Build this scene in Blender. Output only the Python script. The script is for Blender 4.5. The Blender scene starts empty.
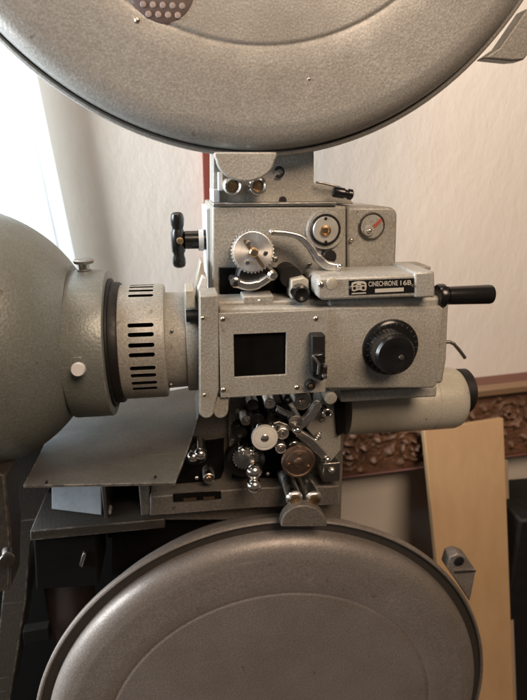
import bpy, bmesh, math, random
from mathutils import Vector, Matrix, noise
random.seed(7)
S = bpy.context.scene
COL = S.collection

# ------------------------------------------------------------------ camera
F, PITCH, YAW = 544.5, math.radians(17.66), math.radians(8.43)
CAM = Vector((0, -0.42, 1.40))
cp, sp, cy, sy = math.cos(PITCH), math.sin(PITCH), math.cos(YAW), math.sin(YAW)
FWD = Vector((sy*cp, cy*cp, -sp)); RGT = Vector((cy, -sy, 0)); UPV = RGT.cross(FWD)
cam = bpy.data.cameras.new('camera'); co = bpy.data.objects.new('camera', cam); COL.objects.link(co)
co.matrix_world = Matrix((( RGT.x, UPV.x, -FWD.x, CAM.x), (RGT.y, UPV.y, -FWD.y, CAM.y),
                          (RGT.z, UPV.z, -FWD.z, CAM.z), (0, 0, 0, 1)))
cam.sensor_fit = 'VERTICAL'; cam.sensor_height = 24; cam.lens = 24*F/700
cam.clip_start = 0.01; cam.clip_end = 50
cam.dof.use_dof = True; cam.dof.focus_distance = 0.45; cam.dof.aperture_fstop = 5.0
S.camera = co

def at(px, py, Y):
    """a point read off the photo, on the upright plane at depth Y"""
    d = RGT*((px-263.5)/F) - UPV*((py-350)/F) + FWD
    return CAM + d*((Y-CAM.y)/d.y)
def mpp(px, py, Y):
    return (at(px, py, Y)-CAM).dot(FWD)/F

# ------------------------------------------------------------------ materials
def newmat(name):
    m = bpy.data.materials.new(name); m.use_nodes = True
    nt = m.node_tree; return m, nt, nt.nodes['Principled BSDF']
def nod(nt, t, **k):
    n = nt.nodes.new(t)
    for a, b in k.items():
        if a in n.inputs: n.inputs[a].default_value = b
        else: setattr(n, a, b)
    return n
def ramp(nt, src, stops):
    r = nt.nodes.new('ShaderNodeValToRGB'); e = r.color_ramp.elements
    while len(e) < len(stops): e.new(0.5)
    for i, (p, c) in enumerate(stops):
        e[i].position = p; e[i].color = (*c, 1) if len(c) == 3 else c
    nt.links.new(src, r.inputs[0]); return r
def mul(c, k): return tuple(max(0, min(1, x*k)) for x in c)

def hammer(name, base, scale=420, var=.16, rough=.45, bump=.35, metal=.15, wear=.25, edge=.6):
    """hammered enamel: fine mottling, grime in broad patches, small bumps"""
    m, nt, b = newmat(name)
    tc = nod(nt, 'ShaderNodeTexCoord')
    n1 = nod(nt, 'ShaderNodeTexNoise', Scale=scale, Detail=3.0, Roughness=.6)
    n2 = nod(nt, 'ShaderNodeTexNoise', Scale=9.0, Detail=5.0, Roughness=.65)
    n3 = nod(nt, 'ShaderNodeTexVoronoi', Scale=scale*.75)
    for n in (n1, n2, n3): nt.links.new(tc.outputs['Object'], n.inputs['Vector'])
    r1 = ramp(nt, n1.outputs['Fac'], [(.34, mul(base, 1-var)), (.52, base), (.70, mul(base, 1+var*1.3))])
    r2 = ramp(nt, n2.outputs['Fac'], [(.32, (1-wear, 1-wear*1.1, 1-wear*1.25)), (.56, (1, 1, 1))])
    mx = nod(nt, 'ShaderNodeMix', data_type='RGBA', blend_type='MULTIPLY'); mx.inputs[0].default_value = 1
    nt.links.new(r1.outputs[0], mx.inputs[6]); nt.links.new(r2.outputs[0], mx.inputs[7])
    # small chips and dark flecks
    n4 = nod(nt, 'ShaderNodeTexNoise', Scale=95.0, Detail=2.0, Roughness=.5); nt.links.new(tc.outputs['Object'], n4.inputs['Vector'])
    r4 = ramp(nt, n4.outputs['Fac'], [(.725, (1, 1, 1)), (.77, (.55, .49, .43))])
    m4 = nod(nt, 'ShaderNodeMix', data_type='RGBA', blend_type='MULTIPLY'); m4.inputs[0].default_value = .8
    nt.links.new(mx.outputs[2], m4.inputs[6]); nt.links.new(r4.outputs[0], m4.inputs[7])
    mps = nod(nt, 'ShaderNodeMapping'); mps.inputs['Rotation'].default_value = (.2, .6, .1); mps.inputs['Scale'].default_value = (.035, 1, 1)
    ns = nod(nt, 'ShaderNodeTexNoise', Scale=260.0, Detail=3.0, Roughness=.55, Distortion=.15)
    nt.links.new(tc.outputs['Object'], mps.inputs[0]); nt.links.new(mps.outputs[0], ns.inputs['Vector'])
    rs_ = ramp(nt, ns.outputs['Fac'], [(.685, (0, 0, 0)), (.74, (.14, .14, .14))])
    msx = nod(nt, 'ShaderNodeMix', data_type='RGBA', blend_type='MIX'); msx.inputs[7].default_value = (.55, .52, .47, 1)
    nt.links.new(rs_.outputs[0], msx.inputs[0]); nt.links.new(m4.outputs[2], msx.inputs[6]); m4 = msx
    # worn, brighter edges
    bv = nod(nt, 'ShaderNodeBevel', samples=3, Radius=.0022); ge_ = nod(nt, 'ShaderNodeNewGeometry')
    dt = nod(nt, 'ShaderNodeVectorMath', operation='DOT_PRODUCT')
    nt.links.new(bv.outputs[0], dt.inputs[0]); nt.links.new(ge_.outputs['Normal'], dt.inputs[1])
    r5 = ramp(nt, dt.outputs['Value'], [(.80, (1, 1, 1)), (.985, (0, 0, 0))])
    n5 = nod(nt, 'ShaderNodeTexNoise', Scale=70.0, Detail=4.0, Roughness=.7); nt.links.new(tc.outputs['Object'], n5.inputs['Vector'])
    r6 = ramp(nt, n5.outputs['Fac'], [(.45, (0, 0, 0)), (.62, (edge, edge, edge))])
    m5 = nod(nt, 'ShaderNodeMath', operation='MULTIPLY'); nt.links.new(r5.outputs[0], m5.inputs[0]); nt.links.new(r6.outputs[0], m5.inputs[1])
    m6 = nod(nt, 'ShaderNodeMix', data_type='RGBA', blend_type='MIX'); m6.inputs[7].default_value = (.62, .58, .52, 1)
    nt.links.new(m5.outputs[0], m6.inputs[0]); nt.links.new(m4.outputs[2], m6.inputs[6])
    nt.links.new(m6.outputs[2], b.inputs['Base Color'])
    rr = ramp(nt, n2.outputs['Fac'], [(.3, (rough+.14,)*3), (.65, (rough-.06,)*3)])
    nt.links.new(rr.outputs[0], b.inputs['Roughness'])
    b.inputs['Metallic'].default_value = metal
    bp = nod(nt, 'ShaderNodeBump', Strength=bump, Distance=.0012)
    ad = nod(nt, 'ShaderNodeMath', operation='ADD')
    nt.links.new(n1.outputs['Fac'], ad.inputs[0]); nt.links.new(n3.outputs['Distance'], ad.inputs[1])
    nt.links.new(ad.outputs[0], bp.inputs['Height']); nt.links.new(bp.outputs[0], b.inputs['Normal'])
    return m
def plain(name, c, rough=.5, metal=0.0, var=.2, scale=60, bump=.05, spec=.5, coat=0):
    m, nt, b = newmat(name)
    tc = nod(nt, 'ShaderNodeTexCoord'); n = nod(nt, 'ShaderNodeTexNoise', Scale=scale, Detail=5.0, Roughness=.65)
    nt.links.new(tc.outputs['Object'], n.inputs['Vector'])
    r = ramp(nt, n.outputs['Fac'], [(.3, mul(c, 1-var)), (.7, mul(c, 1+var))])
    nt.links.new(r.outputs[0], b.inputs['Base Color'])
    r2 = ramp(nt, n.outputs['Fac'], [(.3, (min(1, rough*1.25),)*3), (.7, (rough*.8,)*3)])
    nt.links.new(r2.outputs[0], b.inputs['Roughness'])
    b.inputs['Metallic'].default_value = metal; b.inputs['Specular IOR Level'].default_value = spec
    b.inputs['Coat Weight'].default_value = coat
    bp = nod(nt, 'ShaderNodeBump', Strength=bump, Distance=.001)
    nt.links.new(n.outputs['Fac'], bp.inputs['Height']); nt.links.new(bp.outputs[0], b.inputs['Normal'])
    return m
def wood(name, a, c, scale, axis='X', rough=.6, bump=.1):
    m, nt, b = newmat(name)
    tc = nod(nt, 'ShaderNodeTexCoord'); mp = nod(nt, 'ShaderNodeMapping')
    mp.inputs['Scale'].default_value = {'X': (.06, 1, 1), 'Z': (1, 1, .06)}[axis]
    n = nod(nt, 'ShaderNodeTexNoise', Scale=scale, Detail=6.0, Roughness=.7, Distortion=.4)
    nt.links.new(tc.outputs['Object'], mp.inputs[0]); nt.links.new(mp.outputs[0], n.inputs['Vector'])
    r = ramp(nt, n.outputs['Fac'], [(.3, a), (.7, c)])
    nt.links.new(r.outputs[0], b.inputs['Base Color']); b.inputs['Roughness'].default_value = rough
    bp = nod(nt, 'ShaderNodeBump', Strength=bump, Distance=.002)
    nt.links.new(n.outputs['Fac'], bp.inputs['Height']); nt.links.new(bp.outputs[0], b.inputs['Normal'])
    return m
def brushed(name, c, rough=.3):
    m, nt, b = newmat(name)
    tc = nod(nt, 'ShaderNodeTexCoord'); n = nod(nt, 'ShaderNodeTexNoise', Scale=220.0, Detail=4.0)
    nt.links.new(tc.outputs['Object'], n.inputs['Vector'])
    r = ramp(nt, n.outputs['Fac'], [(.3, mul(c, .8)), (.7, mul(c, 1.1))]); nt.links.new(r.outputs[0], b.inputs['Base Color'])
    r = ramp(nt, n.outputs['Fac'], [(.3, (rough*1.4,)*3), (.7, (rough*.7,)*3)]); nt.links.new(r.outputs[0], b.inputs['Roughness'])
    b.inputs['Metallic'].default_value = 1
    b.inputs['Anisotropic'].default_value = .6
    return m

def radial(name, c, rough=.38):
    m, nt, b = newmat(name)
    tc = nod(nt, 'ShaderNodeTexCoord'); n = nod(nt, 'ShaderNodeTexNoise', Scale=260.0, Detail=4.0)
    nt.links.new(tc.outputs['Object'], n.inputs['Vector'])
    r = ramp(nt, n.outputs['Fac'], [(.3, mul(c, .85)), (.7, mul(c, 1.08))]); nt.links.new(r.outputs[0], b.inputs['Base Color'])
    b.inputs['Metallic'].default_value = .85; b.inputs['Roughness'].default_value = rough; b.inputs['Anisotropic'].default_value = .8
    t = nod(nt, 'ShaderNodeTangent', direction_type='RADIAL', axis='Y'); nt.links.new(t.outputs[0], b.inputs['Tangent'])
    return m
M = dict(
 turned=radial('lathe turned steel', (.80, .78, .74)),
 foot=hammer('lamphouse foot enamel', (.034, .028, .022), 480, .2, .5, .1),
 groove=plain('dark groove', (.03, .026, .022), .6),  # near-black lining of the lower lid groove
 body=hammer('tan grey hammered enamel', (.318, .305, .270), 640, .20, .46, .11),
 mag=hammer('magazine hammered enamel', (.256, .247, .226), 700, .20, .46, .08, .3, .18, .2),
 mag_shaded=hammer('shade darkened magazine enamel', (.235, .209, .188), 600, .19, .47, .08, .4, .25, .2),  # darker, redder copy of the magazine enamel, shade put into its colour
 lamp=hammer('lamphouse grey enamel', (.165, .175, .158), 620, .16, .42, .12, .25),
 ivory=hammer('ivory enamel', (.40, .375, .31), 600, .08, .4, .12, .1),
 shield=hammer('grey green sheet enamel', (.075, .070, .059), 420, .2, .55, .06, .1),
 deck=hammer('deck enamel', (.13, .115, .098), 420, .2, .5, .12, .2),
 pale=plain('pale worn and daylit metal', (.62, .62, .61), .45, .2, .1, 40),  # pale metal; also carries window light painted onto left-hand faces
 chrome=brushed('polished chrome', (.88, .84, .79), .16),
 steel=brushed('turned steel', (.74, .72, .68), .34),
 dull=brushed('dull steel', (.36, .34, .31), .4),
 brass=brushed('worn brass', (.52, .36, .20), .35),
 copper=brushed('coppery disc', (.38, .27, .195), .46),
 white=plain('white nylon', (.62, .60, .55), .4, 0, .06, 90),
 black=plain('black bakelite', (.007, .0065, .006), .24, 0, .3, 120, .03, .4, .1),
 rubber=plain('matt black', (.009, .008, .0075), .5, 0, .3, 200, .05, .3),
 void=plain('near black and recess shade', (.003, .0026, .0022), .9, 0, .2, 50, .02, .1),  # near-black colour that paints shade into recesses; also plain black boxes
 red=plain('red needle paint', (.34, .06, .04), .5),
 label=plain('label white', (.44, .41, .35), .5, 0, .06, 150),
 screw=brushed('screw metal', (.62, .54, .44), .25),
)

# ------------------------------------------------------------------ mesh helpers
BASE = Vector((.06, .10, 0))
def obj(name, bm, mat, parent=None, bevel=0, seg=2, angle=35, label=None, base=BASE):
    """links a bmesh (world coordinates) as one object standing at `base`"""
    off = base if parent is not None else Vector((0, 0, 0))
    bmesh.ops.translate(bm, verts=bm.verts, vec=-off)
    bmesh.ops.recalc_face_normals(bm, faces=bm.faces)
    me = bpy.data.meshes.new(name); bm.to_mesh(me); bm.free()
    for p in me.polygons: p.use_smooth = True
    me.set_sharp_from_angle(angle=math.radians(angle))
    o = bpy.data.objects.new(name, me); COL.objects.link(o)
    if parent is not None: o.parent = parent
    for m in (mat if isinstance(mat, (list, tuple)) else [mat]): me.materials.append(m)
    if bevel:
        b = o.modifiers.new('bevel', 'BEVEL'); b.width = bevel; b.segments = seg; b.limit_method = 'ANGLE'
        b.angle_limit = math.radians(40); b.harden_normals = False
    if label: o['label'] = label
    return o
def thing(name, label, cat, loc, group=None):
    o = bpy.data.objects.new(name, None); COL.objects.link(o); o.location = loc; o.empty_display_size = .05
    o['label'] = label; o['category'] = cat
    if group: o['group'] = group
    return o
def prism_pts(bm, pts, depth):
    """pts: world points on one upright plane, pushed back by depth (+Y)"""
    a = [bm.verts.new(p) for p in pts]; b = [bm.verts.new(p+Vector((0, depth, 0))) for p in pts]
    n = len(pts)
    bm.faces.new(a); bm.faces.new(b[::-1])
    for i in range(n): bm.faces.new((a[i], b[i], b[(i+1) % n], a[(i+1) % n]))
    return bm
def poly(pxs, Y, depth, bm=None):
    return prism_pts(bm or bmesh.new(), [at(x, y, Y) for x, y in pxs], depth)
def rect(x0, y0, x1, y1, Y):
    c = [at(x0, y0, Y), at(x1, y0, Y), at(x1, y1, Y), at(x0, y1, Y)]
    return (c[0].x+c[3].x)/2, (c[1].x+c[2].x)/2, (c[2].z+c[3].z)/2, (c[0].z+c[1].z)/2
def box(x0, y0, x1, y1, Y, depth, bm=None):
    X0, X1, Z0, Z1 = rect(x0, y0, x1, y1, Y)
    return prism_pts(bm or bmesh.new(), [Vector((X0, Y, Z1)), Vector((X1, Y, Z1)), Vector((X1, Y, Z0)), Vector((X0, Y, Z0))], depth)
def lathe(prof, o, axis, seg=64, bm=None, cap=True):
    """prof: (t along axis, radius)"""
    bm = bm or bmesh.new()
    axis = axis.normalized(); u = axis.orthogonal().normalized(); v = axis.cross(u)
    rings = []
    for t, r in prof:
        if r <= 1e-7: rings.append([bm.verts.new(o+axis*t)])
        else: rings.append([bm.verts.new(o+axis*t+(u*math.cos(a)+v*math.sin(a))*r) for a in (2*math.pi*i/seg for i in range(seg))])
    for A, B in zip(rings, rings[1:]):
        if len(A) == 1 and len(B) == 1: continue
        for i in range(seg):
            j = (i+1) % seg
            if len(A) == 1: bm.faces.new((A[0], B[i], B[j]))
            elif len(B) == 1: bm.faces.new((A[i], B[0], A[j]))
            else: bm.faces.new((A[i], B[i], B[j], A[j]))
    if cap:
        if len(rings[0]) > 1: bm.faces.new(rings[0][::-1])
        if len(rings[-1]) > 1: bm.faces.new(rings[-1])
    return bm
YAX, XAX, ZAX = Vector((0, 1, 0)), Vector((1, 0, 0)), Vector((0, 0, 1))
def disc(px, py, r, Y, depth, bm=None, seg=48, soft=.12):
    """round part facing the viewer, front at Y; radius in photo pixels"""
    k = mpp(px, py, Y); R = r*k; e = R*soft
    return lathe([(0, 0), (0, R-e), (e*.3, R-e*.3), (e, R), (depth, R)], at(px, py, Y), YAX, seg, bm)
def knobprof(px, py, Y, prof, bm=None, seg=48):
    k = mpp(px, py, Y)
    return lathe([(t, r*k) for t, r in prof], at(px, py, Y), YAX, seg, bm)
def ring(px, py, r, tube, Y, bm=None, a0=0, a1=360, seg=40):
    k = mpp(px, py, Y); c = at(px, py, Y)
    n = seg; pts = [c+Vector((math.cos(a), 0, -math.sin(a)))*r*k for a in (math.radians(a0+(a1-a0)*i/n) for i in range(n+1))]
    return tubep(pts, tube*k, bm)
def tubep(pts, r, bm=None, seg=12, rs=None):
    bm = bm or bmesh.new(); rings = []
    for i, p in enumerate(pts):
        d = (pts[min(i+1, len(pts)-1)]-pts[max(i-1, 0)]).normalized()
        u = d.cross(Vector((.3, .9, .31))).normalized(); v = d.cross(u)
        rr = rs[i] if rs else r
        rings.append([bm.verts.new(p+(u*math.cos(a)+v*math.sin(a))*rr) for a in (2*math.pi*k/seg for k in range(seg))])
    for A, B in zip(rings, rings[1:]):
        for i in range(seg): bm.faces.new((A[i], A[(i+1) % seg], B[(i+1) % seg], B[i]))
    bm.faces.new(rings[0][::-1]); bm.faces.new(rings[-1]); return bm
def strip(pxs, w, Y, depth, bm=None):
    """flat lever following photo points; w: pixel width or list"""
    n = len(pxs); ws = w if isinstance(w, (list, tuple)) else [w]*n
    L, R = [], []
    for i, (x, y) in enumerate(pxs):
        x0, y0 = pxs[max(i-1, 0)]; x1, y1 = pxs[min(i+1, n-1)]
        dx, dy = x1-x0, y1-y0; l = math.hypot(dx, dy)
        L.append((x-dy/l*ws[i]/2, y+dx/l*ws[i]/2)); R.append((x+dy/l*ws[i]/2, y-dx/l*ws[i]/2))
    # rounded ends
    def endcap(c, a, b):
        r = ws[0]/2 if c == pxs[0] else ws[-1]/2
        t0 = math.atan2(a[1]-c[1], a[0]-c[0]); out = []
        for k in range(1, 6): out.append((c[0]+r*math.cos(t0+k*math.pi/6), c[1]+r*math.sin(t0+k*math.pi/6)))
        return out
    e1 = endcap(pxs[-1], R[-1], L[-1]); e0 = endcap(pxs[0], L[0], R[0])
    return poly(R+e1+L[::-1]+e0, Y, depth, bm)
def spl(pts, n=6):
    out = []
    P = [pts[0]]+list(pts)+[pts[-1]]
    for i in range(1, len(P)-2):
        for k in range(n):
            t = k/n; a, b, c, d = P[i-1:i+3]
            out.append(tuple(.5*((2*b[j])+(-a[j]+c[j])*t+(2*a[j]-5*b[j]+4*c[j]-d[j])*t*t+(-a[j]+3*b[j]-3*c[j]+d[j])*t**3) for j in range(2)))
    out.append(tuple(pts[-1])); return out
def arcpts(cx, cy_, r, a0, a1, n=16, ry=None):
    ry = ry or r
    return [(cx+r*math.cos(math.radians(a0+(a1-a0)*i/n)), cy_+ry*math.sin(math.radians(a0+(a1-a0)*i/n))) for i in range(n+1)]
def cut(o, cutters):
    """subtracts cutter bmeshes from a finished object and bakes the result"""
    tmp = []
    for bm in cutters:
        c = obj('cutter', bm, M['void'], base=Vector((0, 0, 0)))
        if o.parent: c.location = -BASE
        tmp.append(c)
        md = o.modifiers.new('b', 'BOOLEAN'); md.object = c; md.operation = 'DIFFERENCE'; md.solver = 'EXACT'
    par = o.parent; 
    if par: o.parent = None
    bpy.context.view_layer.update()
    me = bpy.data.meshes.new_from_object(o.evaluated_get(bpy.context.evaluated_depsgraph_get()))
    o.modifiers.clear(); old = o.data; o.data = me; me.name = old.name
    if par: o.parent = par
    for p in me.polygons: p.use_smooth = True
    me.set_sharp_from_angle(angle=math.radians(35))
    for c in tmp: bpy.data.objects.remove(c)
def screw(px, py, r, Y, parent, mat=None, name='screw', ang=20):
    """domed slotted screw head"""
    k = mpp(px, py, Y); R = r*k
    bm = lathe([(-R*.55, 0), (-R*.5, R*.45), (-R*.25, R*.85), (0, R), (R*.4, R)], at(px, py, Y), YAX, 20)
    a = math.radians(ang); d = Vector((math.cos(a), 0, math.sin(a))); e = Vector((-math.sin(a), 0, math.cos(a)))
    c = at(px, py, Y)-YAX*R*.56
    return obj(name, bm, mat or M['screw'], parent)
def text_bm(s, width, height, o):
    cu = bpy.data.curves.new('t', 'FONT'); cu.body = s; cu.size = 1; cu.extrude = 0
    cu.offset = .012
    t = bpy.data.objects.new('t', cu); COL.objects.link(t)
    bpy.context.view_layer.update()
    me = bpy.data.meshes.new_from_object(t.evaluated_get(bpy.context.evaluated_depsgraph_get()))
    bpy.data.objects.remove(t)
    bm = bmesh.new(); bm.from_mesh(me); bpy.data.meshes.remove(me)
    xs = [v.co.x for v in bm.verts]; ys = [v.co.y for v in bm.verts]
    for v in bm.verts:
        x = (v.co.x-min(xs))/(max(xs)-min(xs))*width; z = (v.co.y-min(ys))/(max(ys)-min(ys))*height
        v.co = (o.x+x, o.y, o.z+z)
    return bm

# ------------------------------------------------------------------ the projector
P = thing('film_projector', 'old grey hammered metal cinema film projector with two round film magazines', 'film projector', BASE)

def magazine(c, R, Ri, mat, label, g):
    d = .016; w = .013 if g < .01 else .017
    prof = [(0, 0), (0, Ri-.0040), (0, Ri-.0022), (.0003, Ri-.0016), (.0006, Ri-.0008), (.0005, Ri), (.0002, Ri+.0012), (-.0001, Ri+.003), (-.0005, Ri+.013), (-.00055, Ri+.015), (-.00055, Ri+.018), (-.00055, R-g-w-.007), (-.0005, R-g-w-.004), (-.0003, R-g-w-.0015), (0, R-g-w)]
    for i in range(1, 9):
        a = math.pi/2*i/8
        prof.append((.0135*(1-math.cos(a)), R-g-w+w*math.sin(a)))
    prof += [(d+.004, R-g), (d+.03, R-g-.001), (d+.055, R-.03), (d+.055, 0)]
    o = obj('film_magazine', lathe(prof, c, YAX, 160), mat, P, label=label, angle=32)
    obj('lid_groove', lathe([(d+.002, R-g-.0015), (d+.0018, min(R-.004, R-g+.004)), (d+.001, R-.0038)], c, YAX, 160, cap=False), M['groove'] if g > .01 else M['mag'], o)
    fl = [(d+.002, R-.0045), (d-.0012, R-.0038), (d-.0024, R-.0022), (d-.0016, R-.0006), (d+.0005, R), (d+.004, R-.0005), (d+.006, R-.003), (d+.006, R-.012)]
    obj('rim', lathe(fl, c, YAX, 160, cap=False), mat, o)
    return o
UC, LC, MR, MI = Vector((.0575, 0, 1.657)), Vector((.0735, 0, .848)), .243, .171
up = magazine(UC, MR, MI, M['mag'], 'large round upper film magazine in grey hammered enamel', .0050)
lo = magazine(LC, MR, MI, M['mag_shaded'], 'dark round lower film magazine in shadow', .0135)

# perforated sight window of the upper magazine
bm = bmesh.new()
cw, rw = at(162, -14, -.0004), 35*mpp(162, -14, 0)
obj('sight_window', disc(162, -14, 34.5, -.0006, .0010), plain('dark mesh backing', (.10, .07, .065), .5), up)
bm = bmesh.new(); st = rw/3.6
for i in range(-5, 6):
    for j in range(-5, 6):
        x = (i+.5*(j % 2))*st; z = j*st*.87
        if math.hypot(x, z) < rw*.88: lathe([(-.0004, 0), (-.0002, st*.27), (.0003, st*.33)], cw+Vector((x, -.0006, z)), YAX, 12, bm)
obj('perforated_mesh', bm, plain('mesh metal', (.25, .20, .185), .5, .1), up)
screw(137, 20, 3.0, -.0005, up, name='rivet'); screw(309, 79, 2.0, -.0002, up, M['dull'], 'rivet')

# catches on the rims
def catch(pxs, Y, par, hook, mat):
    o = obj('catch', poly(pxs, Y, .014), mat, par, .0015)
    return o
catch([(484, 58), (500, 47), (527, 8), (536, 10), (530, 52), (524, 60), (512, 61)], .022, up, None, M['mag'])
catch([(447, 568), (450, 557), (458, 553.5), (467, 557), (476, 571), (474, 582), (470, 602), (461, 588)], .014, lo, None, M['mag_shaded'])
obj('catch_pin', disc(459.5, 562, 5.2, .0125, .006), M['rubber'], lo)
obj('catch_edge', poly([(455, 571.5), (476, 570), (476, 572), (455, 573.5)], .0125, .004), M['dull'], lo)

# film valves: half round tab with two guide rollers behind
v = obj('film_valve', poly([(214, 152), (277, 152), (277, 156)]+arcpts(245.5, 158, 29.5, 6, 174, 20, 23.5)+[(214, 156)], -.003, .008), M['body'], P, .0012)
for x in (233, 258):
    obj('guide_roller', knobprof(x, 186, .010, [(.006, 0), (.006, 5.4), (.001, 6.2), (0, 8.0), (.0015, 9.2), (.05, 9.2)]), M['chrome'], v)
    obj('roller_core', disc(x, 186.3, 5.2, .0145, .004), M['brass'], v)
v2 = obj('film_valve', poly([(281, 527)]+arcpts(304, 525, 23, 180, 360, 22, 19.5)+[(327, 527)], -.004, .010), M['deck'], P, .0012)
for x, y in ((295, 500.5), (314.5, 500.5)):
    k = mpp(x, y, .004)
    obj('guide_roller', lathe([(0, 0), (0, 6*k), (.001, 7.6*k), (.003, 8.8*k), (.006, 8.4*k), (.008, 7.6*k), (.038, 7.6*k), (.04, 8.6*k), (.05, 8.6*k)], at(x, y, .004), YAX, 32), M['steel'], v2)
    obj('roller_core', disc(x, y, 5.4, .0025, .004), M['brass'], v2)

# ---- support bracket between the upper magazine and the head
br = obj('support_bracket', poly([(213, 140), (314, 140), (314, 183), (341, 186), (354, 204), (213, 205)], .036, .05), M['body'], P, .001)
obj('bracket_hook', ring(279, 172, 4.2, 1.5, .033, a0=-160, a1=130), M['rubber'], br)
obj('bracket_stud', poly(arcpts(283, 200, 3.6, 180, 360, 10)+[(286.6, 203), (279.4, 203)], .034, .01), M['rubber'], br)
obj('wire_pin', tubep([at(316, 182, .03), at(322, 183, .028), at(339, 187, .03)], .0009), M['dull'], br)
tp = obj('thumb_pin', lathe([(0, 0), (0, .0035), (.001, .0042), (.009, .0042), (.0095, .0034), (.012, .0032), (.0125, .0042), (.0155, .0042), (.0165, .003), (.0165, 0)],
    at(333, 191.5, .02), Vector((1, -.05, -.16)), 24), M['black'], P)
for i, (x0, y0, x1, y1) in enumerate(((218, 172, 223, 191), (213, 189, 220, 203))):
    obj('bracket_step', box(x0, y0, x1, y1, .03+.004*i, .05), M['pale'], br, .0008)  # pale colour paints the daylight on the bracket's left faces

# ---- upper head housing
hd = obj('head_housing', poly([(212, 206), (346.2, 206), (346.2, 292), (212, 296)], .020, .13), M['body'], P, .0018,
    label='upper head casing with the toothed sprocket and dial')
hb = obj('gauge_housing', poly([(347.2, 207)]+arcpts(388.5, 216, 9, -90, 0, 8)+[(397, 236), (395.5, 276), (347.2, 278)], .021, .10), M['body'], P, .0022)
obj('top_strip', box(213, 202.5, 337, 206, .018, .06), M['dull'], hd, .0006)
obj('side_plate', box(207, 208, 213, 300, .05, .08), M['pale'], hd, .001)  # window light on the housing's left face, put in as pale colour
# dial
dl = obj('dial', knobprof(326, 230, .0165, [(0, 0), (0, 19), (.0012, 20), (.004, 20)]), M['body'], hd)
obj('dial_ring', knobprof(326, 230, .0140, [(0.0005, 0), (0, 14.6), (.001, 15.6), (.004, 15.6)]), M['rubber'], hd)
df = obj('dial_face', knobprof(326, 230, .0125, [(0, 0), (0, 12.4), (.0008, 13.2), (.003, 13.2)]), plain('dulled dial metal', (.40, .385, .345), .4, .3, .12, 120), hd)
obj('dial_hub', knobprof(326, 231, .0105, [(.0012, 0), (.0012, 2.6), (0, 3.4), (0.0004, 5.4), (.003, 5.8)]), M['brass'], hd)
for y in (218.6, 242): obj('dial_screw', disc(326, y, 1.5, .0118, .002), M['rubber'], hd)
# gauge
gz = obj('gauge', knobprof(372, 226, .0195, [(.0008, 0), (.0008, 12), (0, 12.6), (.0008, 13.6), (.003, 13.8)]), M['dull'], hb)
obj('gauge_face', knobprof(372.3, 226.5, .0192, [(0, 0), (0, 11.6), (.001, 11.7)]), M['body'], hb)
obj('gauge_rim', ring(372, 226, 12.6, .8, .019), plain('dark gauge rim', (.06, .05, .04), .4, .5), hb)
obj('gauge_needle', poly([(370, 228.5), (381, 218.2), (382.4, 220.6), (372, 230.5)], .0183, .0006), M['red'], hb)
obj('gauge_cap', knobprof(369.5, 231, .0172, [(0, 0), (.0002, 4.4), (.001, 5.6), (.002, 5.8)]), M['body'], hb)
screw(369.5, 231, 2.6, .0168, hb)
screw(351.5, 240.5, 2.4, .019, hb); screw(358, 211, .9, .0205, hb, M['dull'])

# sprocket: toothed wheel
k = mpp(253, 252, -.008); c = at(253, 252, -.008); R = 21.5*k
bm = bmesh.new(); T = 36; pts = []
for i in range(T):
    for a, r in ((0, R*.955), (.35, R*.955), (.5, R*1.02), (.8, R*1.02)):
        t = 2*math.pi*(i+a)/T; pts.append(c+Vector((math.cos(t)*r, 0.0012, math.sin(t)*r)))
prism_pts(bm, pts, .006)
lathe([(0, 0), (0, R*.90), (.0014, R*.945), (.004, R*.945)], c, YAX, 72, bm)
sprk = obj('sprocket', bm, M['turned'], P, base=Vector((c.x, .10, c.z)))
sprk.location = Vector((c.x, .10, c.z))-BASE; SB = Vector((c.x, .10, c.z))
obj('sprocket_drum', lathe([(0, R*.93), (.026, R*.93)], at(252.5, 253.5, -.001), YAX, 64), M['rubber'], sprk, base=SB)
obj('sprocket_hub', knobprof(254, 253, -.0115, [(0, 0), (0, 3.4), (.0008, 4.6), (.003, 5)]), M['brass'], sprk, base=SB)
for x, y in ((248.5, 243), (247.5, 262.5), (266, 253)): obj('sprocket_screw', disc(x, y, 2.1, -.0095, .002), M['dull'], sprk, base=SB)
obj('sprocket_bar', strip([(245, 241), (263, 266)], 3.2, -.0086, .001), M['brass'], sprk, base=SB)
# curved guide arm
ga = obj('guide_arm', strip(spl([(273, 232.5), (287, 233.5), (300, 237), (310, 246), (318, 257.5), (327, 265.5), (338, 268)]), [6]*12+[7]*12+[9]*13, -.004, .010), M['steel'], P, .0014)
screw(272.5, 232.5, 2.4, -.006, ga); screw(340, 266.5, 3, -.0062, ga, M['chrome'])
obj('guide_stud', knobprof(330, 257, .011, [(0, 0), (0, 6), (.001, 7), (.012, 7)]), M['rubber'], hd)
screw(275, 259, 3.3, .008, hd, M['dull']); screw(310, 264, 2, .017, hd, M['dull'])
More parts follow.
